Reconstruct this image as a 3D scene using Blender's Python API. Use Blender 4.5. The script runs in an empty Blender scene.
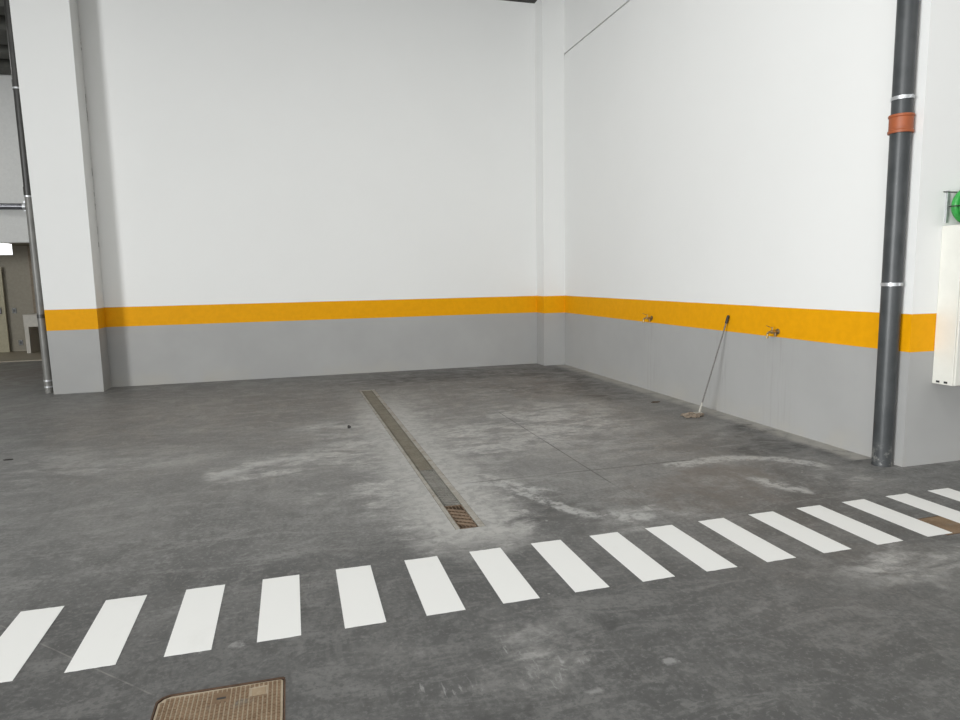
import bpy, bmesh, math, random
from mathutils import Vector, Matrix

random.seed(7)
scene = bpy.context.scene
C = scene.collection

# ------------------------------------------------------------------ camera
cam_data = bpy.data.cameras.new('camera')
cam_data.sensor_fit = 'HORIZONTAL'
cam_data.sensor_width = 36.0
cam_data.lens = 664.2 * 36.0 / 960.0
cam_data.clip_end = 200
cam = bpy.data.objects.new('camera', cam_data)
C.objects.link(cam)
RT = Vector((0.96189, -0.27281, -0.01852))
UP = Vector((0.05140, 0.11387, 0.99217))
FW = Vector((0.26857, 0.95530, -0.12355))
M = Matrix.Identity(4)
for i in range(3):
    M[i][0] = RT[i]; M[i][1] = UP[i]; M[i][2] = -FW[i]
M[2][3] = 1.7
cam.matrix_world = M
scene.camera = cam

# ------------------------------------------------------------------ world, lights, exposure
world = bpy.data.worlds.new('overcast_daylight')
scene.world = world
world.use_nodes = True
bgn = world.node_tree.nodes['Background']
bgn.inputs['Color'].default_value = (0.93, 0.97, 1.0, 1)
bgn.inputs['Strength'].default_value = 1.0

def area(name, loc, aim, sx, sy, power, col=(1, 1, 1)):
    l = bpy.data.lights.new(name, 'AREA')
    l.shape = 'RECTANGLE'; l.size = sx; l.size_y = sy
    l.energy = power; l.color = col
    o = bpy.data.objects.new(name, l)
    C.objects.link(o)
    o.location = loc
    d = Vector(aim) - Vector(loc)
    o.rotation_euler = d.to_track_quat('-Z', 'Y').to_euler()
    return o

# daylight through the big roller door openings (left wall and rear wall), plus added overhead fills
area('daylight_left_door', (-14.4, -6.5, 2.6), (0, -6.5, 2.6), 6.0, 4.8, 3100, (0.97, 0.99, 1.0))
area('daylight_rear_door', (-2.5, -11.9, 2.6), (-2.5, 0, 2.6), 9.0, 4.8, 240, (0.97, 0.99, 1.0))
for (sx, sy, pw) in [(-3.5, 7.0, 36), (1.6, 7.0, 36), (-3.5, 1.0, 125), (1.6, 1.0, 125), (7.6, 0.0, 80), (7.6, -6.0, 90)]:
    area('overhead_fill', (sx, sy, 6.66), (sx, sy, 0), 1.6, 4.0, pw, (1.0, 1.0, 0.985))  # added overhead fills under the closed ceiling; right pair brightens the return wall
area('overhead_fill', (-7.5, 14.0, 6.15), (-7.5, 14.0, 0), 1.2, 1.8, 46, (1.0, 1.0, 0.985))  # added fill in the far bay, brightening the far wall

scene.view_settings.view_transform = 'Standard'
scene.view_settings.look = 'None'
scene.view_settings.exposure = 0.36
scene.view_settings.gamma = 1.0
scene.view_settings.use_curve_mapping = False

# ------------------------------------------------------------------ helpers
def obj(name, bm, m, parent=None, smooth=False, bevel=0.0):
    me = bpy.data.meshes.new(name)
    bmesh.ops.recalc_face_normals(bm, faces=bm.faces)
    bm.to_mesh(me); bm.free()
    if smooth:
        for p in me.polygons:
            p.use_smooth = True
    me.materials.append(m)
    o = bpy.data.objects.new(name, me)
    C.objects.link(o)
    if parent is not None:
        o.parent = parent
    if bevel > 0:
        b = o.modifiers.new('bevel', 'BEVEL')
        b.width = bevel; b.segments = 2; b.limit_method = 'ANGLE'
    if smooth:
        w = o.modifiers.new('normals', 'WEIGHTED_NORMAL')
        w.keep_sharp = True
        for e in me.edges: pass
        try:
            me.set_sharp_from_angle(angle=math.radians(38))
        except Exception:
            pass
    return o

def tag(o, label, cat, group=None):
    o['label'] = label; o['category'] = cat
    if group: o['group'] = group
    return o

def thing(name, label, cat, loc=(0, 0, 0), rotz=0.0, group=None):
    o = bpy.data.objects.new(name, None)
    o.empty_display_size = 0.1
    C.objects.link(o)
    o.location = loc; o.rotation_euler = (0, 0, rotz)
    return tag(o, label, cat, group)

def struct(name, bm, m, parent=None, **k):
    o = obj(name, bm, m, parent, **k)
    if parent is None:
        o['kind'] = 'structure'
    return o

def BM(): return bmesh.new()

def box(bm, x0, x1, y0, y1, z0, z1):
    vs = [bm.verts.new(p) for p in ((x0,y0,z0),(x1,y0,z0),(x1,y1,z0),(x0,y1,z0),(x0,y0,z1),(x1,y0,z1),(x1,y1,z1),(x0,y1,z1))]
    for f in ((3,2,1,0),(4,5,6,7),(0,1,5,4),(1,2,6,5),(2,3,7,6),(3,0,4,7)):
        bm.faces.new([vs[i] for i in f])
    return vs

def bar(bm, a, b, w, h):
    """box-section bar from a to b"""
    a = Vector(a); b = Vector(b); d = (b - a); L = d.length; d.normalize()
    up = Vector((0, 0, 1)) if abs(d.z) < 0.9 else Vector((0, 1, 0))
    s = d.cross(up).normalized(); u = s.cross(d)
    vs = []
    for t in (0, L):
        for (i, j) in ((-1, -1), (1, -1), (1, 1), (-1, 1)):
            vs.append(bm.verts.new(a + d * t + s * (i * w / 2) + u * (j * h / 2)))
    for f in ((3,2,1,0),(4,5,6,7),(0,1,5,4),(1,2,6,5),(2,3,7,6),(3,0,4,7)):
        bm.faces.new([vs[i] for i in f])

def tube(bm, pts, r, n=12, cap=True, closed=False):
    """round tube along points; r a number or list"""
    pts = [Vector(p) for p in pts]
    N = len(pts)
    rs = r if isinstance(r, (list, tuple)) else [r] * N
    rings = []; prev = None
    for i, p in enumerate(pts):
        if closed:
            t = pts[(i + 1) % N] - pts[i - 1]
        else:
            t = pts[min(i + 1, N - 1)] - pts[max(i - 1, 0)]
        t.normalize()
        if prev is None:
            u = t.cross(Vector((0, 0, 1)))
            if u.length < 1e-3: u = t.cross(Vector((1, 0, 0)))
        else:
            u = prev - t * prev.dot(t)
        u.normalize(); prev = u
        v = t.cross(u)
        rings.append([bm.verts.new(p + (u * math.cos(a) + v * math.sin(a)) * rs[i]) for a in [2 * math.pi * k / n for k in range(n)]])
    M_ = N if closed else N - 1
    for i in range(M_):
        A = rings[i]; B = rings[(i + 1) % N]
        for k in range(n):
            bm.faces.new((A[k], A[(k + 1) % n], B[(k + 1) % n], B[k]))
    if cap and not closed:
        bm.faces.new(list(reversed(rings[0]))); bm.faces.new(rings[-1])

def lathe(bm, prof, n=28, axis='Z', at=(0, 0, 0)):
    """closed profile of (r, h) turned about an axis"""
    at = Vector(at); rings = []
    for (r, h) in prof:
        ring = []
        for k in range(n):
            a = 2 * math.pi * k / n
            c, s = r * math.cos(a), r * math.sin(a)
            p = {'Z': (c, s, h), 'X': (h, c, s), 'Y': (c, h, s)}[axis]
            ring.append(bm.verts.new(at + Vector(p)))
        rings.append(ring)
    for A, B in zip(rings, rings[1:]):
        for k in range(n):
            bm.faces.new((A[k], A[(k + 1) % n], B[(k + 1) % n], B[k]))
    bm.faces.new(list(reversed(rings[0]))); bm.faces.new(rings[-1])

def prism_y(bm, poly, y0, y1):
    """(x,z) polygon drawn out along y"""
    a = [bm.verts.new((x, y0, z)) for x, z in poly]
    b = [bm.verts.new((x, y1, z)) for x, z in poly]
    bm.faces.new(a); bm.faces.new(list(reversed(b)))
    n = len(poly)
    for i in range(n):
        bm.faces.new((a[i], b[i], b[(i + 1) % n], a[(i + 1) % n]))

# ------------------------------------------------------------------ materials
class NT:
    def __init__(self, name):
        self.m = bpy.data.materials.new(name); self.m.use_nodes = True
        self.t = self.m.node_tree; self.n = self.t.nodes; self.l = self.t.links
        self.b = self.n['Principled BSDF']
        g = self.n.new('ShaderNodeNewGeometry'); self.pos = g.outputs['Position']
    def link(self, a, b): self.l.new(a, b)
    def val(self, inp, v):
        if hasattr(v, 'is_output') or isinstance(v, bpy.types.NodeSocket): self.l.new(v, inp)
        else: inp.default_value = v
    def math(self, op, a, b=0.0, clamp=False):
        n = self.n.new('ShaderNodeMath'); n.operation = op; n.use_clamp = clamp
        self.val(n.inputs[0], a); self.val(n.inputs[1], b); return n.outputs[0]
    def xyz(self):
        s = self.n.new('ShaderNodeSeparateXYZ'); self.link(self.pos, s.inputs[0]); return s.outputs
    def noise(self, scale, detail=4, rough=0.55, vec=None, dist=0.0, color=False):
        n = self.n.new('ShaderNodeTexNoise')
        n.inputs['Scale'].default_value = scale; n.inputs['Detail'].default_value = detail
        n.inputs['Roughness'].default_value = rough; n.inputs['Distortion'].default_value = dist
        self.link(vec or self.pos, n.inputs['Vector'])
        return n.outputs['Color'] if color else n.outputs[0]
    def scaled(self, s, vec=None, rot=(0, 0, 0), loc=(0, 0, 0)):
        n = self.n.new('ShaderNodeMapping'); n.inputs['Scale'].default_value = s
        n.inputs['Rotation'].default_value = rot; n.inputs['Location'].default_value = loc
        self.link(vec or self.pos, n.inputs['Vector']); return n.outputs[0]
    def ramp(self, f, lo, hi, a=0.0, b=1.0):
        n = self.n.new('ShaderNodeMapRange'); n.interpolation_type = 'SMOOTHSTEP'
        self.val(n.inputs['Value'], f)
        n.inputs['From Min'].default_value = lo; n.inputs['From Max'].default_value = hi
        n.inputs['To Min'].default_value = a; n.inputs['To Max'].default_value = b
        return n.outputs[0]
    def mix(self, f, a, b):
        n = self.n.new('ShaderNodeMix'); n.data_type = 'RGBA'
        self.val(n.inputs[0], f)
        for s, v in ((n.inputs[6], a), (n.inputs[7], b)):
            if isinstance(v, tuple): s.default_value = v if len(v) == 4 else (*v, 1)
            else: self.link(v, s)
        return n.outputs[2]
    def blob(self, vec, cx, cy, rx, ry, rot=0.0):
        n = self.n.new('ShaderNodeMapping'); n.vector_type = 'TEXTURE'
        n.inputs['Location'].default_value = (cx, cy, 0)
        n.inputs['Rotation'].default_value = (0, 0, rot)
        n.inputs['Scale'].default_value = (rx, ry, 1)
        self.link(vec, n.inputs['Vector'])
        g = self.n.new('ShaderNodeTexGradient'); g.gradient_type = 'SPHERICAL'
        self.link(n.outputs[0], g.inputs[0]); return g.outputs['Fac']
    def out(self, col, rough=0.6, metal=0.0, spec=None, bump=None, bstr=0.2, bdist=0.01):
        if isinstance(col, tuple): self.b.inputs['Base Color'].default_value = (*col, 1)
        else: self.link(col, self.b.inputs['Base Color'])
        self.val(self.b.inputs['Roughness'], rough)
        self.b.inputs['Metallic'].default_value = metal
        if spec is not None: self.b.inputs['Specular IOR Level'].default_value = spec
        if bump is not None:
            n = self.n.new('ShaderNodeBump'); n.inputs['Strength'].default_value = bstr
            n.inputs['Distance'].default_value = bdist
            self.link(bump, n.inputs['Height']); self.link(n.outputs[0], self.b.inputs['Normal'])
        return self.m

def simple(name, col, rough=0.6, metal=0.0, var=0.15, scale=18.0, spec=None):
    t = NT(name)
    f = t.noise(scale, 5, 0.6)
    d = tuple(c * (1 - var) for c in col); u = tuple(min(1, c * (1 + var)) for c in col)
    return t.out(t.mix(t.ramp(f, 0.3, 0.7), d, u), rough, metal, spec)

ZB, ZT = 1.0, 1.3234                # grey dado, then the yellow band
WHITE = (0.782, 0.782, 0.765)
YELLOW = (0.75, 0.340, 0.001)
GREY = (0.370, 0.368, 0.360)

def wall_paint(name, crack=False, drips=False):
    t = NT(name)
    x, y, z = t.xyz()
    big = t.noise(0.7, 4, 0.6); fine = t.noise(14, 5, 0.6)
    edge = t.math('MULTIPLY', t.math('SUBTRACT', t.noise(2.5, 3), 0.5), 0.006)
    ze = t.math('ADD', z, edge)
    w = t.mix(t.ramp(big, 0.3, 0.7), tuple(c * 0.985 for c in WHITE), WHITE)
    yl = t.mix(t.ramp(fine, 0.3, 0.7), tuple(c * 0.96 for c in YELLOW), tuple(c * 1.03 for c in YELLOW))
    g = t.mix(t.ramp(big, 0.3, 0.7), tuple(c * 0.95 for c in GREY), tuple(c * 1.04 for c in GREY))
    # dust and splashes near the floor
    low = t.math('MULTIPLY', t.ramp(z, 0.32, 0.0), t.ramp(t.noise(1.6, 5, 0.65), 0.40, 0.68))
    g = t.mix(t.math('MULTIPLY', low, 0.45), g, (0.40, 0.375, 0.32))
    if drips:   # dirty runs below the two taps and mop
        zz = t.scaled((1, 9, 0.5))
        runs = t.ramp(t.noise(3.0, 4, 0.6, zz), 0.48, 0.7)
        for yy in (8.6, 5.97, 7.0):
            m_ = t.math('MULTIPLY', t.ramp(t.math('ABSOLUTE', t.math('SUBTRACT', y, yy)), 0.35, 0.0), runs)
            g = t.mix(t.math('MULTIPLY', m_, 0.28), g, (0.25, 0.24, 0.22))
    col = t.mix(t.math('GREATER_THAN', ze, ZB), g, yl)
    col = t.mix(t.math('GREATER_THAN', ze, ZT), col, w)
    if crack:   # open joint flaking in the corner of the pier
        m_ = t.math('MULTIPLY', t.math('GREATER_THAN', y, 12.150), t.math('GREATER_THAN', z, 2.3))
        m_ = t.math('MULTIPLY', m_, t.ramp(t.noise(6.0, 6, 0.75), 0.50, 0.56))
        col = t.mix(t.math('MULTIPLY', m_, 0.8), col, (0.10, 0.10, 0.09))
    return t.out(col, 0.62, 0, 0.15, fine, 0.05, 0.004)

M_wall = wall_paint('painted_wall')
M_wall_r = wall_paint('painted_wall_with_runs', drips=True)
M_pier = wall_paint('painted_pier', crack=True)
M_plain = simple('plain_white_wall', (0.70, 0.70, 0.68), 0.7, var=0.03)
M_beige = simple('beige_wall', (0.34, 0.31, 0.25), 0.7, var=0.06)
M_ceil = simple('dark_concrete_ceiling', (0.05, 0.05, 0.045), 0.85, var=0.2, scale=2)
M_rib = simple('grey_concrete_rib', (0.085, 0.085, 0.075), 0.85, var=0.2, scale=2)
M_stripe = None

# ---- polished concrete floor with dusty patches, scuffs and damp marks
def floor_mat():
    t = NT('polished_concrete')
    x, y, z = t.xyz()
    nz = t.noise(2.2, 6, 0.68, color=True)
    sub = t.n.new('ShaderNodeVectorMath'); sub.operation = 'SUBTRACT'
    t.link(nz, sub.inputs[0]); sub.inputs[1].default_value = (0.5, 0.5, 0.5)
    def warped(k):
        w = t.n.new('ShaderNodeVectorMath'); w.operation = 'MULTIPLY_ADD'
        t.link(sub.outputs[0], w.inputs[0]); w.inputs[1].default_value = (k, k, 0.0)
        t.link(t.pos, w.inputs[2]); return w.outputs[0]
    wp, sw = warped(1.1), warped(0.32)

    big = t.noise(0.6, 6, 0.62, dist=0.6)
    mid = t.noise(2.0, 8, 0.70, dist=1.2)
    fine = t.noise(9.0, 9, 0.72, dist=0.6)
    grain = t.noise(38.0, 6, 0.7)
    tiny = t.noise(85.0, 4, 0.6)
    streak = t.noise(2.6, 9, 0.74, t.scaled((0.55, 1.7, 1), rot=(0, 0, 0.25)), 0.9)
    streak2 = t.noise(4.0, 9, 0.74, t.scaled((1.6, 0.5, 1), rot=(0, 0, -0.5), loc=(5, 2, 0)), 0.9)
    base = t.mix(t.ramp(big, 0.40, 0.60), (0.076, 0.076, 0.074), (0.138, 0.137, 0.132))
    base = t.mix(t.ramp(mid, 0.46, 0.62, 0, 0.65), base, (0.168, 0.166, 0.159))
    base = t.mix(t.ramp(streak, 0.50, 0.60, 0, 0.75), base, (0.220, 0.218, 0.209))
    base = t.mix(t.ramp(streak2, 0.54, 0.64, 0, 0.55), base, (0.20, 0.199, 0.19))
    base = t.mix(t.ramp(streak2, 0.47, 0.38, 0, 0.5), base, (0.075, 0.074, 0.071))
    base = t.mix(t.ramp(fine, 0.48, 0.38, 0, 0.5), base, (0.068, 0.067, 0.065))
    base = t.mix(t.ramp(fine, 0.53, 0.63, 0, 0.45), base, (0.24, 0.239, 0.23))
    base = t.mix(t.ramp(grain, 0.47, 0.40, 0, 0.6), base, (0.075, 0.075, 0.073))
    base = t.mix(t.ramp(grain, 0.54, 0.62, 0, 0.5), base, (0.26, 0.26, 0.25))

    def total(items, vec):
        s = None
        for (cx, cy, rx, ry, rot, k) in items:
            b = t.math('MULTIPLY', t.blob(vec, cx, cy, rx, ry, rot), k)
            s = b if s is None else t.math('ADD', s, b)
        return s
    dustn = t.noise(2.8, 9, 0.74, t.scaled((0.7, 1.5, 1), rot=(0, 0, 0.2)), 0.35)
    dust2 = t.noise(12.0, 8, 0.72, dist=0.6)
    # broad pale dusty patches, thickest along the trench drain
    patches = [
        (0.86, 6.6, 0.75, 2.4, 0, 1.6), (1.32, 6.7, 0.85, 2.4, 0, 1.6), (1.12, 4.25, 0.50, 0.60, 0, 2.0),
        (0.82, 5.0, 0.5, 1.2, 0, 2.4), (1.35, 4.8, 0.35, 0.9, 0, 1.8), (1.35, 9.0, 0.8, 1.6, 0, 1.2), (0.0, 6.38, 1.05, 0.60, 0.25, 1.8),
        (-0.45, 6.12, 0.6, 0.40, 0.3, 1.3), (2.65, 7.5, 0.95, 1.3, 0, 1.8), (3.4, 7.0, 1.0, 0.8, 0, 1.5),
        (2.1, 6.6, 1.1, 1.0, 0, 1.3), (2.8, 9.3, 0.8, 0.8, 0, 1.3), (3.7, 8.0, 0.8, 0.8, 0, 1.1), (3.0, 6.0, 1.1, 0.8, 0, 0.9),
        (-1.6, 6.8, 1.5, 0.55, 0.1, 1.2), (-2.4, 7.4, 1.4, 0.6, 0, 0.9), (0.3, 7.7, 0.7, 0.6, 0, 1.3), (0.1, 5.2, 0.35, 0.22, 0.4, 1.2),
        (2.35, 3.98, 0.55, 0.25, -0.2, 1.6), (3.25, 2.85, 0.7, 0.5, -0.3, 1.2), (3.9, 2.9, 0.7, 0.4, 0, 0.9),
        (4.3, 4.3, 0.6, 0.6, 0, 1.0), (0.95, 2.65, 0.55, 0.35, 0.4, 0.9), (4.6, 6.2, 0.7, 1.0, 0, 0.8),
        (0.35, 2.75, 0.35, 0.25, 0.4, 0.5), (-1.2, 9.5, 1.5, 0.8, 0, 0.5), (1.1, 3.0, 0.5, 0.3, 0, 0.6)]
    pm = total(patches, wp)
    pmask = t.math('MULTIPLY', t.ramp(pm, 0.05, 1.5), t.ramp(dustn, 0.41, 0.58, 0.12, 1.0), clamp=True)
    pmask = t.math('MULTIPLY', pmask, t.ramp(dust2, 0.42, 0.58, 0.55, 1.0))
    # thick dust ground off along both sides of the trench drain
    ax = t.math('ABSOLUTE', t.math('ADD', t.math('SUBTRACT', x, 1.078), t.math('MULTIPLY', t.math('SUBTRACT', y, 7.0), 0.008)))
    ax = t.math('ADD', ax, t.math('MULTIPLY', t.math('SUBTRACT', dustn, 0.5), 1.1))
    band = t.math('MULTIPLY', t.ramp(ax, 0.50, 0.16), t.math('MULTIPLY', t.ramp(y, 3.75, 4.15), t.ramp(y, 10.3, 8.0)))
    band = t.math('MULTIPLY', band, t.ramp(dust2, 0.40, 0.56, 0.60, 0.95))
    pmask = t.math('MAXIMUM', pmask, band)
    # base paled beyond the crossing: thin dust plus sheen painted into the colour
    dust_sheen = t.math('MULTIPLY', t.ramp(t.math('ADD', y, t.math('MULTIPLY', big, 3.0)), 4.8, 7.5), 0.20)
    base = t.mix(dust_sheen, base, (0.36, 0.355, 0.34))
    base = t.mix(t.math('MULTIPLY', t.ramp(t.math('ADD', y, t.math('MULTIPLY', big, 2.0)), 5.6, 4.0), 0.36), base, (0.055, 0.055, 0.0535))  # nearer floor darkened in the colour, for the weaker light and sheen there
    col = t.mix(t.math('MULTIPLY', pmask, 0.85), base, (0.50, 0.492, 0.468))
    # reddish brown tint
    br = t.math('MULTIPLY', t.ramp(total([(2.95, 4.45, 0.85, 0.6, 0.1, 1.2), (3.5, 4.75, 0.6, 0.4, 0, 1.0), (1.8, 10.8, 2.5, 1.0, 0, 0.3), (-5.0, 14.5, 2.2, 2.2, 0, 1.4)], wp), 0.05, 0.7), t.ramp(mid, 0.38, 0.58))
    col = t.mix(t.math('MULTIPLY', br, 0.55), col, (0.140, 0.116, 0.098))
    # damp dark marks by the walls
    dk = total([(4.70, 6.05, 0.34, 0.45, 0, 1.5), (4.50, 5.30, 0.50, 0.32, 0, 1.7), (4.2, 5.5, 0.3, 0.3, 0, 1.0), (3.3, 9.4, 1.2, 1.1, 0, 0.9),
                (4.3, 8.6, 0.6, 1.0, 0, 1.1), (4.4, 9.9, 0.6, 1.0, 0, 1.2), (2.4, 11.2, 2.6, 1.0, 0, 1.3), (4.2, 11.0, 0.9, 0.9, 0, 1.3),
                (1.75, 4.30, 0.55, 0.40, -0.5, 1.2), (0.5, 4.1, 0.6, 0.4, 0, 0.6), (4.8, 4.7, 0.5, 0.3, 0, 0.8)], wp)
    dmask = t.math('MULTIPLY', t.ramp(dk, 0.05, 0.9), t.ramp(t.noise(3.2, 8, 0.74, t.scaled((0.7, 1.4, 1)), 0.9), 0.45, 0.54, 0.12, 1.0))
    col = t.mix(t.math('MULTIPLY', dmask, 0.82), col, (0.052, 0.051, 0.049))
    d2 = total([(4.72, 6.05, 0.20, 0.30, 0, 1.0), (4.55, 5.22, 0.30, 0.13, 0.2, 1.2), (4.36, 5.40, 0.28, 0.12, 0, 1.0), (4.85, 5.0, 0.2, 0.25, 0, 0.8),
                (0.72, 2.28, 0.30, 0.14, 0.5, 0.6), (1.45, 2.78, 0.12, 0.05, 0.3, 0.8)], sw)
    d2 = t.math('MULTIPLY', t.ramp(d2, 0.05, 0.6), t.ramp(t.noise(7.0, 8, 0.74), 0.42, 0.54, 0.1, 1.0), clamp=True)
    col = t.mix(t.math('MULTIPLY', d2, 0.75), col, (0.045, 0.045, 0.043))
    # chalky swept streaks: arcs as chains of long narrow marks
    def chain(pts, w, k):
        it = []
        for (a, b) in zip(pts, pts[1:]):
            dx, dy = b[0] - a[0], b[1] - a[1]; L = math.hypot(dx, dy)
            it.append(((a[0] + b[0]) / 2, (a[1] + b[1]) / 2, L * 0.9, w, math.atan2(dy, dx), k))
        return it
    arcs = chain([(1.23, 5.12), (1.42, 5.16), (1.60, 5.10), (1.71, 4.88), (1.77, 4.61), (1.87, 4.38)], 0.085, 1.3)
    arcs += chain([(1.87, 4.38), (1.99, 4.21), (2.17, 4.06), (2.40, 3.99)], 0.11, 1.0)
    arcs += chain([(1.60, 5.09), (1.78, 4.91), (1.93, 4.78)], 0.12, 0.9)
    arcs += chain([(3.20, 5.10), (3.45, 5.13), (3.68, 5.15), (3.89, 5.14), (4.02, 5.06), (4.18, 5.0), (4.33, 4.87), (4.42, 4.66)], 0.115, 1.6)
    arcs += chain([(3.62, 4.52), (3.70, 4.32), (3.79, 4.10)], 0.12, 1.1)
    arcs += chain([(-0.75, 6.02), (-0.45, 6.32), (0.1, 6.62)], 0.12, 0.7)
    an = t.math('ADD', t.math('MULTIPLY', t.noise(4.0, 8, 0.74), 0.6), t.math('MULTIPLY', t.noise(16.0, 7, 0.7), 0.4))
    am = t.math('MULTIPLY', t.ramp(total(arcs, sw), 0.02, 0.75), t.ramp(an, 0.40, 0.56), clamp=True)
    col = t.mix(t.math('MULTIPLY', am, 0.85), col, (0.44, 0.44, 0.425))
    # dusty strip along the foot of the right wall
    ed = t.math('ADD', x, t.math('MULTIPLY', t.math('SUBTRACT', t.noise(2.5, 5, 0.7), 0.5), 0.25))
    em = t.math('MULTIPLY', t.ramp(ed, 4.74, 4.90), t.ramp(t.noise(5.0, 7, 0.7), 0.36, 0.52, 0.3, 1.0))
    em = t.math('MULTIPLY', em, t.math('GREATER_THAN', y, 4.7))
    col = t.mix(t.math('MULTIPLY', em, 0.85), col, (0.40, 0.385, 0.35))
    # chalk spots and scribbles in front of the crossing
    spn = t.ramp(t.noise(20, 6, 0.7), 0.36, 0.54, 0.3, 1.0)
    sp = t.ramp(total([(1.50, 2.428, 0.050, 0.050, 0, 1.0), (1.125, 2.349, 0.045, 0.040, 0, 0.6), (-0.30, 3.150, 0.045, 0.030, 0.3, 1.0)], sw), 0.05, 0.5)
    col = t.mix(t.math('MULTIPLY', t.math('MULTIPLY', sp, spn), 0.6), col, (0.33, 0.33, 0.32))
    sc = total([(1.02, 2.60, 0.20, 0.16, 0.6, 1.0), (0.84, 2.74, 0.22, 0.10, 0.8, 0.9), (0.62, 2.45, 0.2, 0.12, 0.3, 0.7)], wp)
    scn = t.ramp(t.noise(9.0, 8, 0.75, t.scaled((2.2, 0.5, 1), rot=(0, 0, 0.9)), 1.5), 0.54, 0.62)
    col = t.mix(t.math('MULTIPLY', t.math('MULTIPLY', t.ramp(sc, 0.1, 0.6), scn), 0.6), col, (0.36, 0.36, 0.35))
    # pale speckle and dark pinholes
    col = t.mix(t.ramp(tiny, 0.69, 0.75, 0, 0.5), col, (0.40, 0.40, 0.39))
    col = t.mix(t.ramp(tiny, 0.31, 0.25, 0, 0.5), col, (0.05, 0.05, 0.05))
    vor = t.n.new('ShaderNodeTexVoronoi'); vor.inputs['Scale'].default_value = 4.0; vor.inputs['Randomness'].default_value = 1.0
    t.link(t.pos, vor.inputs['Vector'])
    vs = t.math('MULTIPLY', t.ramp(vor.outputs['Distance'], 0.05, 0.03), t.ramp(t.noise(1.3, 3), 0.54, 0.62))
    col = t.mix(t.math('MULTIPLY', vs, 0.5), col, (0.50, 0.50, 0.48))
    # sawn joints
    jn = t.math('MULTIPLY', t.math('SUBTRACT', t.noise(1.4, 3), 0.5), 0.015)
    j1 = t.math('MULTIPLY', t.ramp(t.math('ABSOLUTE', t.math('SUBTRACT', t.math('ADD', x, jn), 2.455)), 0.009, 0.004), t.math('LESS_THAN', y, 7.9))
    j1 = t.math('MULTIPLY', j1, t.math('GREATER_THAN', y, 2.9))
    j2 = t.math('MULTIPLY', t.ramp(t.math('ABSOLUTE', t.math('SUBTRACT', t.math('ADD', y, jn), 5.20)), 0.014, 0.005), t.math('GREATER_THAN', x, 1.25))
    j2 = t.math('MULTIPLY', j2, t.math('LESS_THAN', x, 3.4))
    jj = t.math('MULTIPLY', t.math('MAXIMUM', j1, j2), t.ramp(t.noise(0.9, 4, 0.6), 0.40, 0.58, 0.15, 0.85))
    jj = t.math('MULTIPLY', jj, t.ramp(y, 3.2, 4.6, 0.35, 1.0))
    col = t.mix(jj, col, (0.055, 0.053, 0.05))
    dxy = t.math('ADD', t.math('ADD', x, y), jn)
    j3 = t.math('MULTIPLY', t.ramp(t.math('ABSOLUTE', t.math('SUBTRACT', dxy, 2.215)), 0.007, 0.003), t.math('LESS_THAN', x, -0.63))
    col = t.mix(t.math('MULTIPLY', t.math('MULTIPLY', j3, t.ramp(fine, 0.38, 0.55, 0.2, 1.0)), 0.55), col, (0.27, 0.26, 0.24))
    rough = t.ramp(mid, 0.40, 0.60, 0.40, 0.54)
    rough = t.math('ADD', rough, t.math('MULTIPLY', pmask, 0.18))
    hb = t.math('ADD', t.math('MULTIPLY', fine, 0.5), mid)
    return t.out(col, rough, 0, 0.5, hb, 0.05, 0.01)
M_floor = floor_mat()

def stripe_mat():
    t = NT('white_road_paint')
    f = t.noise(3.0, 6, 0.65, dist=0.5); g = t.noise(45, 4, 0.6)
    c = t.mix(t.ramp(f, 0.52, 0.75, 0, 0.35), (0.82, 0.82, 0.795), (0.74, 0.74, 0.71))
    c = t.mix(t.ramp(g, 0.72, 0.78, 0, 0.5), c, (0.45, 0.44, 0.42))
    return t.out(c, 0.6, 0, 0.3)
M_stripe = stripe_mat()

def rust_mat(name, a, b, c, dusty=None):
    t = NT(name)
    f = t.noise(6, 6, 0.7, dist=0.5); g = t.noise(40, 5, 0.65)
    col = t.mix(t.ramp(f, 0.35, 0.65), a, b)
    col = t.mix(t.ramp(g, 0.5, 0.75, 0, 0.8), col, c)
    if dusty:
        col = t.mix(t.ramp(t.noise(9, 5, 0.6, t.scaled((1, 1, 1), loc=(3, 1, 0))), 0.55, 0.72, 0, 0.8), col, dusty)
    return t.out(col, 0.8, 0.0, 0.3)
M_rust = rust_mat('rusty_cast_iron', (0.175, 0.115, 0.068), (0.235, 0.160, 0.098), (0.28, 0.21, 0.14), (0.18, 0.16, 0.13))
M_rust_light = rust_mat('rusty_dusty_iron', (0.42, 0.34, 0.245), (0.47, 0.40, 0.30), (0.50, 0.44, 0.35))
M_rust_dark = rust_mat('dark_rust', (0.075, 0.045, 0.030), (0.11, 0.065, 0.04), (0.15, 0.10, 0.07))
M_grate_rust = rust_mat('rusty_grate', (0.16, 0.11, 0.075), (0.24, 0.17, 0.115), (0.30, 0.24, 0.18))
M_grate_grey = rust_mat('galvanised_grate', (0.20, 0.192, 0.17), (0.27, 0.26, 0.235), (0.32, 0.31, 0.28))
M_grate_dusty = rust_mat('dusty_grate', (0.17, 0.15, 0.115), (0.22, 0.20, 0.155), (0.26, 0.24, 0.195))
M_frame = rust_mat('dusty_galvanised_frame', (0.30, 0.28, 0.24), (0.39, 0.37, 0.33), (0.46, 0.44, 0.40), (0.22, 0.17, 0.12))
M_channel = simple('dark_channel_concrete', (0.10, 0.09, 0.075), 0.9)

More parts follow.
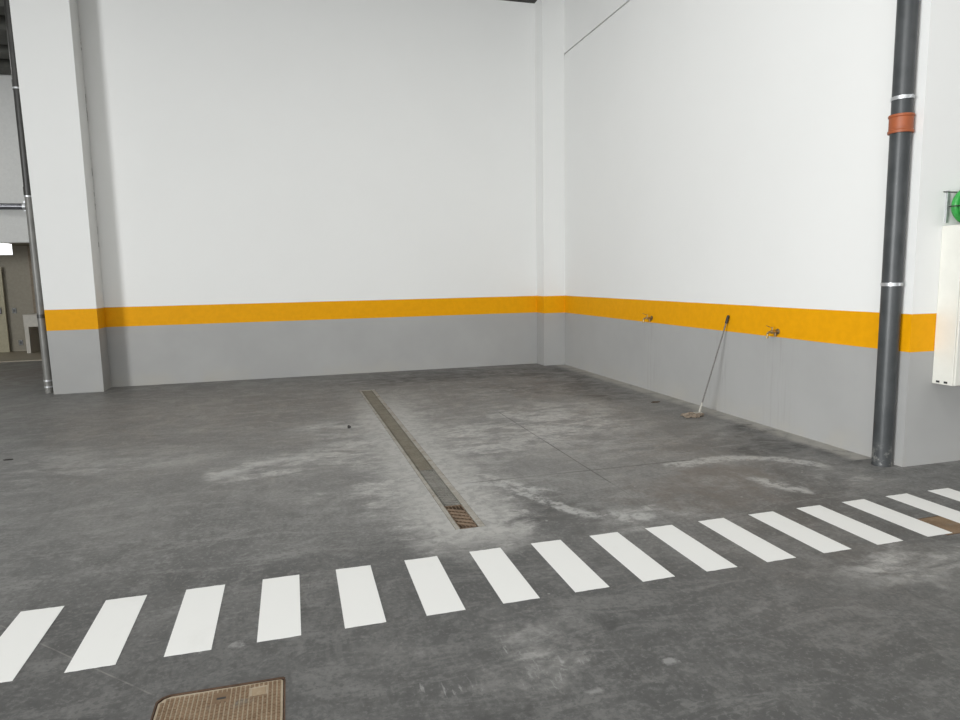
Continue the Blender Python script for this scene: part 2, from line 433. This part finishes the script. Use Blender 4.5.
def pvc(name, col, hi, scuff=(0.35, 0.35, 0.35), rough=0.38):
    t = NT(name)
    f = t.noise(5, 5, 0.6); s = t.noise(24, 6, 0.75, t.scaled((1, 1, 0.35)))
    c = t.mix(t.ramp(f, 0.35, 0.65), col, hi)
    c = t.mix(t.ramp(s, 0.66, 0.74, 0, 0.7), c, scuff)
    z = t.xyz()[2]
    d = t.math('MULTIPLY', t.ramp(z, 0.25, 0.0), t.ramp(t.noise(16, 6, 0.7), 0.48, 0.66))
    c = t.mix(t.math('MULTIPLY', d, 0.75), c, (0.38, 0.37, 0.34))
    return t.out(c, rough, 0, 0.5)
M_pvc = pvc('dark_grey_pvc', (0.038, 0.042, 0.044), (0.054, 0.058, 0.060), rough=0.43)
M_pvc2 = pvc('grey_brown_pvc', (0.036, 0.035, 0.032), (0.052, 0.05, 0.046))
M_pvc3 = pvc('pale_grey_brown_pvc', (0.16, 0.155, 0.145), (0.20, 0.195, 0.18))
M_orange = simple('orange_pvc', (0.31, 0.080, 0.026), 0.5, var=0.12, scale=9)
M_zinc = simple('zinc_plated_steel', (0.58, 0.59, 0.60), 0.42, 0.7, 0.1)
M_darksteel = simple('dark_steel', (0.12, 0.12, 0.115), 0.45, 0.7, 0.2)
M_brass = simple('tarnished_brass', (0.36, 0.265, 0.125), 0.38, 0.85, 0.3, 60)
M_brassd = simple('dull_brass', (0.20, 0.14, 0.07), 0.5, 0.6, 0.3, 60)
M_cream = simple('cream_enamel', (0.70, 0.69, 0.63), 0.45, var=0.03, scale=6)
M_slot = simple('dark_slot', (0.03, 0.03, 0.03), 0.7)
M_hose = simple('green_hose', (0.035, 0.30, 0.055), 0.38, var=0.25, scale=25)
M_black = simple('black_plastic', (0.018, 0.016, 0.016), 0.45)
M_pole = simple('grey_metal_pole', (0.16, 0.155, 0.145), 0.5, 0.3, 0.2, 60)
M_mop = simple('beige_mop_yarn', (0.27, 0.22, 0.17), 0.95, 0, 0.35, 55)
M_mopw = simple('pale_mop_socket', (0.40, 0.385, 0.34), 0.6, 0, 0.1)
M_doorleaf = simple('olive_beige_door', (0.46, 0.42, 0.29), 0.55, 0, 0.06)
M_tile = simple('beige_floor_tile', (0.36, 0.32, 0.25), 0.5, 0, 0.08)
M_counter = simple('beige_counter', (0.55, 0.52, 0.46), 0.5, 0, 0.05)
M_debris = simple('dark_scrap', (0.035, 0.032, 0.03), 0.8)
M_debris2 = simple('brown_scrap', (0.09, 0.065, 0.045), 0.85)

def emit(name, col, s):
    t = NT(name); t.out((0.8, 0.8, 0.8), 0.4)
    t.b.inputs['Emission Color'].default_value = (*col, 1); t.b.inputs['Emission Strength'].default_value = s
    return t.m
M_lamp = emit('lit_diffuser', (0.97, 0.98, 1.0), 1.6)

# ------------------------------------------------------------------ the setting
XR, YB, YL, YP, YC = 5.0194, 12.1743, 11.7165, 11.794, 4.395
CEIL = 6.69

DR = [(0.928, 10.24), (1.174, 10.26), (1.207, 4.228), (0.9935, 4.228)]       # trench drain outline
MH = [(-0.618, 2.325), (-0.107, 2.325), (-0.107, 2.810), (-0.117, 2.822), (-0.572, 2.833), (-0.598, 2.822), (-0.618, 2.795)]
SC = [(3.975, 3.128), (4.50, 3.128), (4.50, 3.412), (3.975, 3.412)]
bm = BM()
def loop(bm, pts, z=0.0):
    vs = [bm.verts.new((x, y, z)) for x, y in pts]
    return [bm.edges.new((vs[i], vs[(i + 1) % len(vs)])) for i in range(len(vs))]
es = loop(bm, [(-14.5, -12), (13, -12), (13, 17.2), (-14.5, 17.2)])
for P in (DR, MH, SC): es += loop(bm, P)
bmesh.ops.triangle_fill(bm, use_beauty=True, use_dissolve=False, edges=es)
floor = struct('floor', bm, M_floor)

# back wall with its end face by the opening, and the pier at that end
bm = BM(); box(bm, -2.953, XR, YB, 12.45, 0, CEIL); struct('wall_back', bm, M_wall)
bm = BM(); prism_y(bm, [(-3.660, 0), (-2.953, 0), (-2.953, CEIL), (-3.742, CEIL)], YL, 12.45); struct('trim_1', bm, M_pier)
bm = BM(); box(bm, 4.591, XR, YP, YB, 0, CEIL); struct('trim_2', bm, M_wall)
# right wall with a panel joint
g = 0.014; zj = 5.71
poly = [(XR, 0), (XR + 0.35, 0), (XR + 0.35, CEIL), (XR, CEIL), (XR, zj + g), (XR + 0.04, zj + g), (XR + 0.04, zj - g), (XR, zj - g)]
bm = BM(); prism_y(bm, poly, YC, 12.45); struct('wall_right', bm, M_wall_r)
bm = BM(); box(bm, XR + 0.35, 13.0, YC, YC + 0.3, 0, CEIL); struct('wall_front_return', bm, M_wall)
bm = BM(); box(bm, 13.0, 13.3, -12, YC + 0.3, 0, CEIL); struct('wall_far_right', bm, M_wall)

def wall_with_opening_x(bm, X0, X1, ya, yb, o0, o1, oz):
    box(bm, X0, X1, ya, o0, 0, CEIL); box(bm, X0, X1, o1, yb, 0, CEIL); box(bm, X0, X1, o0, o1, oz, CEIL)
def wall_with_opening_y(bm, Y0, Y1, xa, xb, o0, o1, oz, top=CEIL, bot=0):
    box(bm, xa, o0, Y0, Y1, bot, top); box(bm, o1, xb, Y0, Y1, bot, top); box(bm, o0, o1, Y0, Y1, oz, top)
bm = BM(); wall_with_opening_x(bm, -14.8, -14.5, -12, 20.2, -9.5, -3.5, 5.0); struct('wall_left', bm, M_plain)
bm = BM(); wall_with_opening_y(bm, -12.3, -12.0, -14.8, 13.3, -7.0, 2.0, 5.0); struct('wall_rear', bm, M_plain)

# far bay beyond the opening: white upper wall over an open recess
bm = BM(); wall_with_opening_y(bm, 17.2, 17.45, -14.5, -2.0, -9.5, -4.2, 2.66, 6.5); struct('wall_far', bm, M_plain)
bm = BM(); box(bm, -3.2, -2.953, 12.45, 17.2, 0, 6.5); struct('wall_far_side', bm, M_plain)
bm = BM(); box(bm, -9.8, -4.0, 17.2, 20.0, -0.12, 0.02); struct('floor_recess', bm, M_tile)
bm = BM(); box(bm, -9.8, -4.0, 19.75, 20.0, 0.02, 2.9); struct('wall_recess_back', bm, M_beige)
bm = BM(); box(bm, -6.42, -4.6, 19.70, 19.7495, 0.02, 2.71); struct('trim_3', bm, simple('brown_board', (0.24, 0.19, 0.135), 0.6))
bm = BM(); box(bm, -4.2, -4.0, 17.45, 19.75, 0.02, 2.9); struct('wall_recess_right', bm, M_beige)
bm = BM(); box(bm, -9.8, -9.5, 17.45, 19.75, 0.02, 2.9); struct('wall_recess_left', bm, M_beige)
bm = BM(); box(bm, -9.5, -4.2, 17.45, 19.75, 2.72, 2.9); struct('ceiling_recess', bm, M_beige)

# ceiling: dark deck on concrete ribs, closed throughout, with overhead fills added below
bm = BM()
box(bm, -14.8, 13.3, -12.3, 12.45, CEIL, CEIL + 0.2)
box(bm, -14.8, -2.0, 12.45, 17.45, 6.5, 6.7)
ceil = struct('ceiling', bm, M_ceil)
for yc, w_ in ((13.25, 0.40), (14.60, 0.85), (15.72, 0.42), (16.80, 0.55)):
    bm = BM(); box(bm, -14.48, -3.22, yc - w_ / 2, yc + w_ / 2, 6.2, 6.5); obj('rib', bm, M_rib, ceil)

# ------------------------------------------------------------------ zebra crossing painted on the floor
cross = thing('zebra_crossing', 'white painted zebra crossing of short bars across the grey concrete floor', 'crosswalk', (0, 0, 0.0))
DX = [0.005, 0.000, -0.004, -0.006, -0.002, -0.001, 0.000, 0.001, 0.002, 0.004, 0.006, 0.006, 0.004, 0.000, -0.002, -0.004, 0, 0]
for i in range(-2, 18):
    x0 = -1.4565 + i * 0.4072 + (DX[i] if 0 <= i < 18 else 0)
    bm = BM()
    n = 8
    # slightly uneven taped edges
    e0 = [random.uniform(-0.002, 0.002) for _ in range(n + 1)]; e1 = [random.uniform(-0.002, 0.002) for _ in range(n + 1)]
    lo = [bm.verts.new((x0 + 0.2034 * k / n, 3.1457 + e0[k], 0.0012)) for k in range(n + 1)]
    hi = [bm.verts.new((x0 + 0.2034 * k / n, 3.8405 + e1[k], 0.0012)) for k in range(n + 1)]
    for k in range(n): bm.faces.new((lo[k], lo[k + 1], hi[k + 1], hi[k]))
    r = bmesh.ops.extrude_face_region(bm, geom=bm.faces[:])
    for v in [v for v in r['geom'] if isinstance(v, bmesh.types.BMVert)]: v.co.z += 0.0012
    obj('stripe', bm, M_stripe, cross)

# ------------------------------------------------------------------ trench drain
drain = thing('trench_drain', 'long narrow trench drain with dusty metal grating set in the concrete floor', 'drain', (0, 0, 0))
def lerp(a, b, f): return a + (b - a) * f
def dl(y): f = (y - 4.228) / (10.24 - 4.228); return lerp(0.9935, 0.928, f)
def dr(y): f = (y - 4.228) / (10.24 - 4.228); return lerp(1.207, 1.174, f)
bm = BM()
def quadbox(bm, pts, z0, z1):
    a = [bm.verts.new((x, y, z0)) for x, y in pts]; b = [bm.verts.new((x, y, z1)) for x, y in pts]
    bm.faces.new(list(reversed(a))); bm.faces.new(b); n = len(pts)
    for i in range(n): bm.faces.new((a[i], a[(i + 1) % n], b[(i + 1) % n], b[i]))
y0, y1 = 4.230, 10.238
FL, FR = 0.032, 0.048
for (xa, xb) in ((lambda y: dl(y) + 0.003, lambda y: dl(y) + FL), (lambda y: dr(y) - FR, lambda y: dr(y) - 0.003)):
    quadbox(bm, [(xa(y0), y0), (xb(y0), y0), (xb(y1), y1), (xa(y1), y1)], -0.03, 0.002)
quadbox(bm, [(dl(y1) + 0.003, y1 - 0.025), (dr(y1) - 0.003, y1 - 0.025), (dr(y1) - 0.003, y1), (dl(y1) + 0.003, y1)], -0.03, 0.0025)
obj('frame', bm, M_frame, drain)
bm = BM()
quadbox(bm, [(dl(y0), y0 - 0.001), (dr(y0), y0 - 0.001), (dr(y1), y1 + 0.02), (dl(y1), y1 + 0.02)], -0.16, -0.13)
quadbox(bm, [(dl(y0) - 0.02, y0), (dl(y0) + 0.002, y0), (dl(y1) + 0.002, y1 + 0.02), (dl(y1) - 0.02, y1 + 0.02)], -0.15, -0.001)
quadbox(bm, [(dr(y0) - 0.002, y0), (dr(y0) + 0.02, y0), (dr(y1) + 0.02, y1 + 0.02), (dr(y1) - 0.002, y1 + 0.02)], -0.15, -0.001)
quadbox(bm, [(dl(y0), y0 - 0.02), (dr(y0), y0 - 0.02), (dr(y0), y0), (dl(y0), y0)], -0.15, -0.001)
quadbox(bm, [(dl(y1), y1 + 0.001), (dr(y1), y1 + 0.001), (dr(y1), y1 + 0.02), (dl(y1), y1 + 0.02)], -0.15, -0.001)
obj('channel', bm, M_channel, drain)
cuts = [4.235, 4.715, 5.70, 6.70, 7.70, 8.70, 9.62, 10.21]
for i, (a, b) in enumerate(zip(cuts, cuts[1:])):
    bm = BM()
    a += 0.004; b -= 0.004
    L = lambda y: dl(y) + FL + 0.003
    R_ = lambda y: dr(y) - FR - 0.003
    zt = -0.001
    # edge bars and end bars
    quadbox(bm, [(L(a), a), (L(a) + 0.006, a), (L(b) + 0.006, b), (L(b), b)], -0.028, zt)
    quadbox(bm, [(R_(a) - 0.006, a), (R_(a), a), (R_(b), b), (R_(b) - 0.006, b)], -0.028, zt)
    for ye in (a, b - 0.006):
        quadbox(bm, [(L(ye), ye), (R_(ye), ye), (R_(ye), ye + 0.006), (L(ye), ye + 0.006)], -0.028, zt)
    pitch, wbar = (0.072, 0.036) if i == 0 else ((0.044, 0.022) if i == 1 else (0.028, 0.0165))
    sk = 0.085 if i == 0 else (0.03 if i == 1 else 0.0)
    y = a + 0.012
    while y + wbar + sk < b - 0.008:
        quadbox(bm, [(L(y), y + sk), (R_(y), y), (R_(y), y + wbar), (L(y), y + wbar + sk)], -0.022, zt)
        y += pitch
    for k in range(1, 5):
        f = k / 5
        xa, xb = lerp(L(a), R_(a), f), lerp(L(b), R_(b), f)
        quadbox(bm, [(xa - 0.0015, a), (xa + 0.0015, a), (xb + 0.0015, b), (xb - 0.0015, b)], -0.026, zt - 0.0005)
    o = obj('grate', bm, M_grate_rust if i == 0 else (M_grate_grey if i == 1 else M_grate_dusty), drain)
    if i == 0: o['label'] = 'rusty brown end grate of the drain'
    if i == 1: o['label'] = 'clean grey grate of the drain'

# ------------------------------------------------------------------ manhole cover
man = thing('manhole_cover', 'large rusty waffle-patterned square cover at the front of the floor', 'manhole cover', (0, 0, 0))
def inset(P, d):
    cx = sum(p[0] for p in P) / len(P); cy = sum(p[1] for p in P) / len(P)
    xs = [p[0] for p in P]; ys = [p[1] for p in P]
    fx = 1 - 2 * d / (max(xs) - min(xs)); fy = 1 - 2 * d / (max(ys) - min(ys))
    mx = (max(xs) + min(xs)) / 2; my = (max(ys) + min(ys)) / 2
    return [(mx + (x - mx) * fx, my + (y - my) * fy) for x, y in P]
def ring(bm, A, B, z0, z1):
    n = len(A)
    for i in range(n):
        j = (i + 1) % n
        quadbox(bm, [A[i], A[j], B[j], B[i]], z0, z1)
bm = BM(); ring(bm, inset(MH, 0.0005), inset(MH, 0.007), -0.05, 0.002); obj('frame', bm, M_rust_dark, man)
bm = BM(); quadbox(bm, inset(MH, 0.0005), -0.09, -0.05); obj('pit_ledge', bm, M_channel, man)
bm = BM()
PL = inset(MH, 0.0105)
quadbox(bm, PL, -0.03, -0.003)
obj('plate', bm, M_rust_light, man)
bm = BM()
nx, ny = 26, 22
xa, xb, ya, yb = -0.600, -0.124, 2.345, 2.806
kx, ky = -0.362, 2.752           # lifting-slot patch
lx, ly = -0.215, 2.745           # plain plate on the right
for i in range(nx):
    for j in range(ny):
        cx = lerp(xa, xb, (i + 0.5) / nx); cy = lerp(ya, yb, (j + 0.5) / ny)
        if abs(cx - kx) < 0.036 and abs(cy - ky) < 0.036: continue
        if abs(cx - lx) < 0.030 and abs(cy - ly) < 0.030: continue
        if cx < -0.578 and cy > 2.79: continue
        hx, hy = 0.0062, 0.0078
        box(bm, cx - hx, cx + hx, cy - hy, cy + hy, -0.0028, 0.001)
obj('waffle_studs', bm, M_rust, man)
bm = BM(); box(bm, kx - 0.034, kx + 0.034, ky - 0.034, ky + 0.034, -0.004, 0.000); pp = obj('lifting_pocket', bm, M_rust, man)
bm = BM(); box(bm, kx - 0.018, kx + 0.018, ky - 0.014, ky - 0.001, -0.003, 0.0006); obj('slot', bm, M_slot, pp)
bm = BM(); box(bm, lx - 0.027, lx + 0.027, ly - 0.027, ly + 0.027, -0.004, 0.0005); obj('plain_patch', bm, rust_mat('rubbed_iron', (0.30, 0.225, 0.145), (0.35, 0.27, 0.18), (0.38, 0.31, 0.22)), man)

small = thing('cover_plate', 'smaller brown cover at the right edge, crossed by white stripes', 'manhole cover', (0, 0, 0))
bm = BM(); ring(bm, inset(SC, 0.0005), inset(SC, 0.007), -0.04, 0.0005); obj('frame', bm, M_rust_dark, small)
bm = BM(); quadbox(bm, inset(SC, 0.009), -0.02, 0.0005); obj('plate', bm, M_rust, small)
bm = BM(); quadbox(bm, inset(SC, 0.0005), -0.08, -0.04); obj('pit_ledge', bm, M_channel, small)

# ------------------------------------------------------------------ right downpipe
px, py = 4.9205, 4.515
dp = thing('downpipe', 'thick dark grey plastic downpipe with an orange coupler at the end of the right wall', 'pipe', (px, py, 0))
bm = BM(); lathe(bm, [(0.0785, 0.0), (0.0785, 2.86), (0.0785, CEIL - 0.01)], 40); obj('pipe', bm, M_pvc, dp, smooth=True)
bm = BM()
prof = [(r_, z_ - 0.0445) for r_, z_ in [(0.0805, 2.859), (0.094, 2.859), (0.096, 2.866), (0.096, 2.879), (0.091, 2.885), (0.0895, 2.89), (0.0895, 2.980), (0.091, 2.985), (0.0965, 2.990), (0.0965, 3.002), (0.093, 3.008), (0.0805, 3.008)]]
lathe(bm, prof, 40); o = obj('coupler', bm, M_orange, dp, smooth=True); o['label'] = 'orange coupler on the downpipe'
bm = BM()
lathe(bm, [(0.0787, 0.0005), (0.0805, 0.0005), (0.0805, 0.02), (0.0787, 0.024)], 40); obj('foot_collar', bm, M_pvc, dp, smooth=True)
for zc in (1.576, 3.093):
    bm = BM()
    lathe(bm, [(0.0803, zc - 0.014), (0.0850, zc - 0.014), (0.0850, zc + 0.014), (0.0803, zc + 0.014)], 40)
    c = obj('clamp', bm, M_zinc, dp, smooth=True)
    bm = BM(); tube(bm, [(0.082, 0, zc), (XR - px - 0.0005, 0, zc)], 0.006, 10)
    obj('stud', bm, M_zinc, c)
    for s in (-1, 1):
        bm = BM(); box(bm, -0.012, 0.012, s * 0.092 - 0.008, s * 0.092 + 0.008, zc - 0.012, zc + 0.012)
        obj('bolt', bm, M_zinc, c)

# ------------------------------------------------------------------ left downpipe at the wall end
lx0, ly0 = -3.785, 11.93
lp = thing('downpipe', 'thin dark pipe running up the far left end of the back wall', 'pipe', (lx0, ly0, 0))
bm = BM(); lathe(bm, [(0.058, 3.1), (0.058, 5.0), (0.058, CEIL - 0.01)], 28); obj('pipe', bm, M_pvc2, lp, smooth=True)
bm = BM(); lathe(bm, [(0.0575, 0.0), (0.0575, 2.0), (0.0575, 3.0995)], 28); o = obj('pipe', bm, M_pvc3, lp, smooth=True); o['label'] = 'paler lower length of the pipe'
for zc, hh, rr in ((1.22, 0.03, 0.062), (3.13, 0.07, 0.065), (4.70, 0.07, 0.065)):
    bm = BM(); lathe(bm, [(0.0582, zc - hh), (rr, zc - hh), (rr, zc + hh), (0.0582, zc + hh)], 28); obj('coupling', bm, M_pvc2, lp, smooth=True)
for zc in (0.10, 0.20, 3.06, 4.65):
    bm = BM(); lathe(bm, [(0.0585, zc - 0.012), (0.066, zc - 0.012), (0.066, zc + 0.012), (0.0585, zc + 0.012)], 28)
    bar(bm, (0.05, 0, zc), (-3.662 - lx0, 0, zc), 0.02, 0.012)
    obj('clamp', bm, M_zinc, lp, smooth=True)

lp.rotation_euler = (0, -0.0045, 0)

# ------------------------------------------------------------------ taps on the right wall
def make_tap(label, y, z):
    t = thing('water_tap', label, 'tap', (XR, y, z), 0, 'brass taps on the right wall')
    bm = BM()
    lathe(bm, [(0.012, -0.004), (0.030, -0.004), (0.031, -0.009), (0.024, -0.014), (0.012, -0.016)], 24, 'X')
    obj('wall_flange', bm, M_brassd, t, smooth=True)
    bm = BM()
    lathe(bm, [(0.0115, -0.012), (0.0115, -0.045), (0.015, -0.047), (0.015, -0.060), (0.019, -0.064), (0.019, -0.090), (0.014, -0.096), (0.012, -0.108)], 20, 'X')
    obj('body', bm, M_brass, t, smooth=True)
    bm = BM()
    pts = [(-0.100, 0, 0.0), (-0.118, 0, -0.003), (-0.132, 0, -0.014), (-0.138, 0, -0.030), (-0.139, 0, -0.046)]
    tube(bm, pts, [0.012, 0.0115, 0.011, 0.0105, 0.0105], 16)
    lathe(bm, [(0.0135, -0.066), (0.0135, -0.046), (0.011, -0.044)], 16, 'Z', (-0.139, 0, 0))
    obj('spout', bm, M_brass, t, smooth=True)
    bm = BM()
    lathe(bm, [(0.007, 0.018), (0.007, 0.040), (0.010, 0.042), (0.010, 0.048)], 14, 'Z', (-0.077, 0, 0))
    obj('stem', bm, M_brass, t, smooth=True)
    bm = BM()
    bar(bm, (-0.068, 0, 0.045), (-0.110, 0, 0.052), 0.016, 0.004)
    bar(bm, (-0.109, 0, 0.052), (-0.150, 0, 0.068), 0.018, 0.004)
    obj('lever', bm, M_brassd, t)
    bm = BM()
    tube(bm, [(-0.036, 0, -0.008), (-0.036, 0, -0.052)], [0.013, 0.0135], 14)
    obj('drain_cock', bm, M_brassd, t, smooth=True)
    return t
make_tap('brass tap on the yellow band nearer the back corner', 8.594, 1.070)
make_tap('brass tap on the yellow band right of the mop, nearer the downpipe', 5.985, 1.062)

# ------------------------------------------------------------------ mop leaning on the right wall
mop = thing('mop', 'thin-handled mop with flat beige head leaning on the right wall', 'mop', (4.62, 6.86, 0))
A = Vector((0.020, -0.035, 0.045)); B = Vector((XR - 4.62 - 0.017, -0.045, 1.195))
D = (B - A)
bm = BM(); tube(bm, [A + D * 0.10, A + D * 0.55, A + D * 0.93], [0.0085, 0.008, 0.008], 12); obj('pole', bm, M_pole, mop, smooth=True)
bm = BM(); tube(bm, [A + D * 0.915, A + D * 0.925, A + D * 0.99, A + D * 1.0], [0.012, 0.0165, 0.0165, 0.011], 12); o = obj('grip', bm, M_black, mop, smooth=True); o['label'] = 'black hand grip'
bm = BM(); tube(bm, [A, A + D * 0.02, A + D * 0.08, A + D * 0.10], [0.012, 0.014, 0.012, 0.0105], 12); o = obj('socket', bm, M_mopw, mop, smooth=True); o['label'] = 'pale plastic socket'
bm = BM()
box(bm, -0.05, 0.045, -0.065, -0.005, 0.034, 0.050); obj('clamp', bm, M_mopw, mop, bevel=0.004)
bm = BM()
rnd = random.Random(3)
for k in range(110):
    a = rnd.uniform(0, 2 * math.pi)
    ox, oy = -0.005 + rnd.uniform(-0.03, 0.03), -0.035 + rnd.uniform(-0.02, 0.02)
    L_ = rnd.uniform(0.07, 0.13) * (1.35 if math.cos(a) < 0 else 0.75)
    ex, ey = ox + math.cos(a) * L_ - 0.035, oy + math.sin(a) * L_ * 0.75 + 0.01
    w1 = rnd.uniform(-0.015, 0.015); zt = rnd.uniform(0.024, 0.036)
    tube(bm, [(ox, oy, zt), (lerp(ox, ex, 0.35) + w1, lerp(oy, ey, 0.35) - w1, zt + 0.006), (lerp(ox, ex, 0.75) - w1, lerp(oy, ey, 0.75) + w1, zt * 0.6), (ex, ey, 0.0075 + rnd.uniform(0, 0.006))], [0.0065, 0.007, 0.007, 0.006], 6)
obj('mop_head', bm, M_mop, mop, smooth=True)

# ------------------------------------------------------------------ cabinet and hose at the right edge
cx0, cx1, cy0, cz0, cz1 = 5.285, 5.86, 4.190, 0.722, 2.055
cab = thing('wall_cabinet', 'cream metal cabinet hung on the wall at the right edge', 'cabinet', (cx0, YC, cz0))
W, Dp, Hh = cx1 - cx0, YC - cy0, cz1 - cz0
bm = BM(); box(bm, 0, W, -Dp + 0.02, -0.001, 0, Hh); obj('body', bm, M_cream, cab, bevel=0.004)
bm = BM(); box(bm, 0.004, W - 0.004, -Dp, -Dp + 0.018, 0.004, Hh - 0.004); dd = obj('door', bm, M_cream, cab, bevel=0.004)
bm = BM(); box(bm, W - 0.06, W - 0.035, -Dp - 0.012, -Dp - 0.0002, Hh / 2 - 0.05, Hh / 2 + 0.05); obj('handle', bm, M_darksteel, dd, bevel=0.003)
for yy in (-0.055, -0.125):
    bm = BM(); box(bm, -0.0012, 0.004, yy - 0.016, yy + 0.016, 0.012, 0.030); obj('vent_slot', bm, M_slot, cab)

hs = thing('hose_hanger', 'small steel bracket fixed to the wall above the cream cabinet', 'bracket', (5.303, YC, 2.07))
bm = BM(); box(bm, 0, 0.028, -0.016, -0.0005, 0.01, 0.275); obj('mounting_bar', bm, M_zinc, hs, bevel=0.002)
bm = BM(); tube(bm, [(-0.05, -0.022, 0.262), (0.36, -0.022, 0.262)], 0.005, 8); obj('cross_rod', bm, M_darksteel, hs)
bm = BM(); box(bm, 0.33, 0.358, -0.016, -0.0005, 0.01, 0.275); obj('mounting_bar', bm, M_zinc, hs, bevel=0.002)

hc = thing('garden_hose', 'coiled green hose standing on top of the cream cabinet at the right edge', 'hose', (5.487, YC - 0.115, 2.0557))
def ring_pts(rx, rz, dy, n=44):
    return [(rx * math.cos(2 * math.pi * k / n), dy + 0.003 * math.sin(4 * math.pi * k / n), 0.162 + rz * math.sin(2 * math.pi * k / n)) for k in range(n)]
bm = BM()
for (rx, rz, dy) in ((0.168, 0.130, 0.036), (0.165, 0.128, -0.030), (0.105, 0.068, 0.003)):
    tube(bm, ring_pts(rx, rz, dy), 0.0310, 14, closed=True)
obj('hose_coil', bm, M_hose, hc, smooth=True)
bm = BM(); box(bm, -0.202, -0.075, -0.066, 0.070, 0.150, 0.158); obj('tie', bm, M_black, hc)

# ------------------------------------------------------------------ things in the far recess, seen past the left end of the back wall
hp = thing('horizontal_pipe', 'shiny grey pipe running level across the far white wall', 'pipe', (-6.0, 17.08, 3.43))
bm = BM(); lathe(bm, [(0.068, -4.0), (0.068, 0.0), (0.068, 2.0)], 24, 'X'); obj('pipe', bm, simple('shiny_grey_pipe', (0.14, 0.14, 0.155), 0.22, 0.3, 0.1), hp, smooth=True)
for xx in (0.46, -1.6):
    bm = BM(); lathe(bm, [(0.0685, xx - 0.03), (0.076, xx - 0.03), (0.076, xx + 0.03), (0.0685, xx + 0.03)], 24, 'X')
    bar(bm, (xx, 0, 0.07), (xx, 0, 0.12), 0.03, 0.02); bar(bm, (xx, 0, -0.07), (xx, 0, -0.10), 0.03, 0.02); bar(bm, (xx, 0.06, 0), (xx, 0.1195, 0), 0.02, 0.02)
    obj('clamp', bm, M_zinc, hp)

lum = thing('ceiling_light', 'bright white box light under the ceiling of the far recess', 'light', (-6.9, 17.75, 2.715))
bm = BM(); box(bm, -0.75, 0.78, -0.12, 0.12, -0.06, -0.0005); obj('housing', bm, M_cream, lum, bevel=0.004)
bm = BM(); box(bm, -0.74, 0.77, -0.11, 0.11, -0.30, -0.0605); obj('diffuser', bm, M_lamp, lum, bevel=0.006)

dw = BM(); box(dw, -8.2, -7.02, 19.60, 19.65, 0.02, 2.18); d1 = struct('door_1', dw, M_doorleaf)
bm = BM(); box(bm, -7.16, -7.10, 19.55, 19.5995, 1.0, 1.16); obj('handle', bm, M_darksteel, d1)
for zz, xx, lab in ((1.07, -6.87, 'dark socket higher up on the beige wall of the far recess'), (0.24, -6.80, 'dark socket low down on the beige wall of the far recess')):
    so = thing('wall_socket', lab, 'socket', (xx, 19.75, zz), 0, 'sockets in the far recess')
    bm = BM(); box(bm, -0.05, 0.05, -0.015, -0.0005, -0.07, 0.07); obj('plate', bm, M_darksteel, so, bevel=0.003)
    bm = BM(); box(bm, -0.025, 0.025, -0.018, -0.0155, -0.03, 0.03); obj('insert', bm, M_black, so)
ct = thing('counter', 'beige counter with an open dark underside in the far recess', 'counter', (-6.45, 19.0, 0.02))
bm = BM(); box(bm, 0, 1.6, 0, 0.70, 0.94, 0.97); obj('worktop', bm, M_counter, ct, bevel=0.004)
bm = BM(); box(bm, 0.005, 1.59, 0.01, 0.03, 0.66, 0.9395); obj('apron', bm, M_counter, ct)
for xx in (0.005, 1.50):
    bm = BM(); box(bm, xx, xx + 0.09, 0.032, 0.68, 0.0, 0.9395); obj('side_panel', bm, M_counter, ct)

# ------------------------------------------------------------------ scraps on the floor
def scrap(name, label, x, y, sx, sy, sz, m, seed):
    bm = BM(); bmesh.ops.create_icosphere(bm, subdivisions=2, radius=1.0)
    r = random.Random(seed)
    for v in bm.verts:
        k = 1 + r.uniform(-0.25, 0.25)
        v.co = Vector((v.co.x * sx * k, v.co.y * sy * k, max(v.co.z * sz * k, -sz * 0.5)))
    mz = min(v.co.z for v in bm.verts)
    for v in bm.verts: v.co.z -= mz
    o = obj(name, bm, m); o.location = (x, y, 0.0003)
    return tag(o, label, 'debris')
scrap('pebble', 'small dark lump on the floor left of the trench drain', 0.565, 7.66, 0.020, 0.024, 0.020, M_debris, 1)
scrap('scrap', 'dark flat scrap on the floor at the far left edge', -2.766, 7.41, 0.045, 0.020, 0.006, M_debris, 2)
scrap('dry_leaf', 'brown flat scrap on the floor left of the mop', 4.603, 7.765, 0.06, 0.03, 0.010, M_debris2, 3)
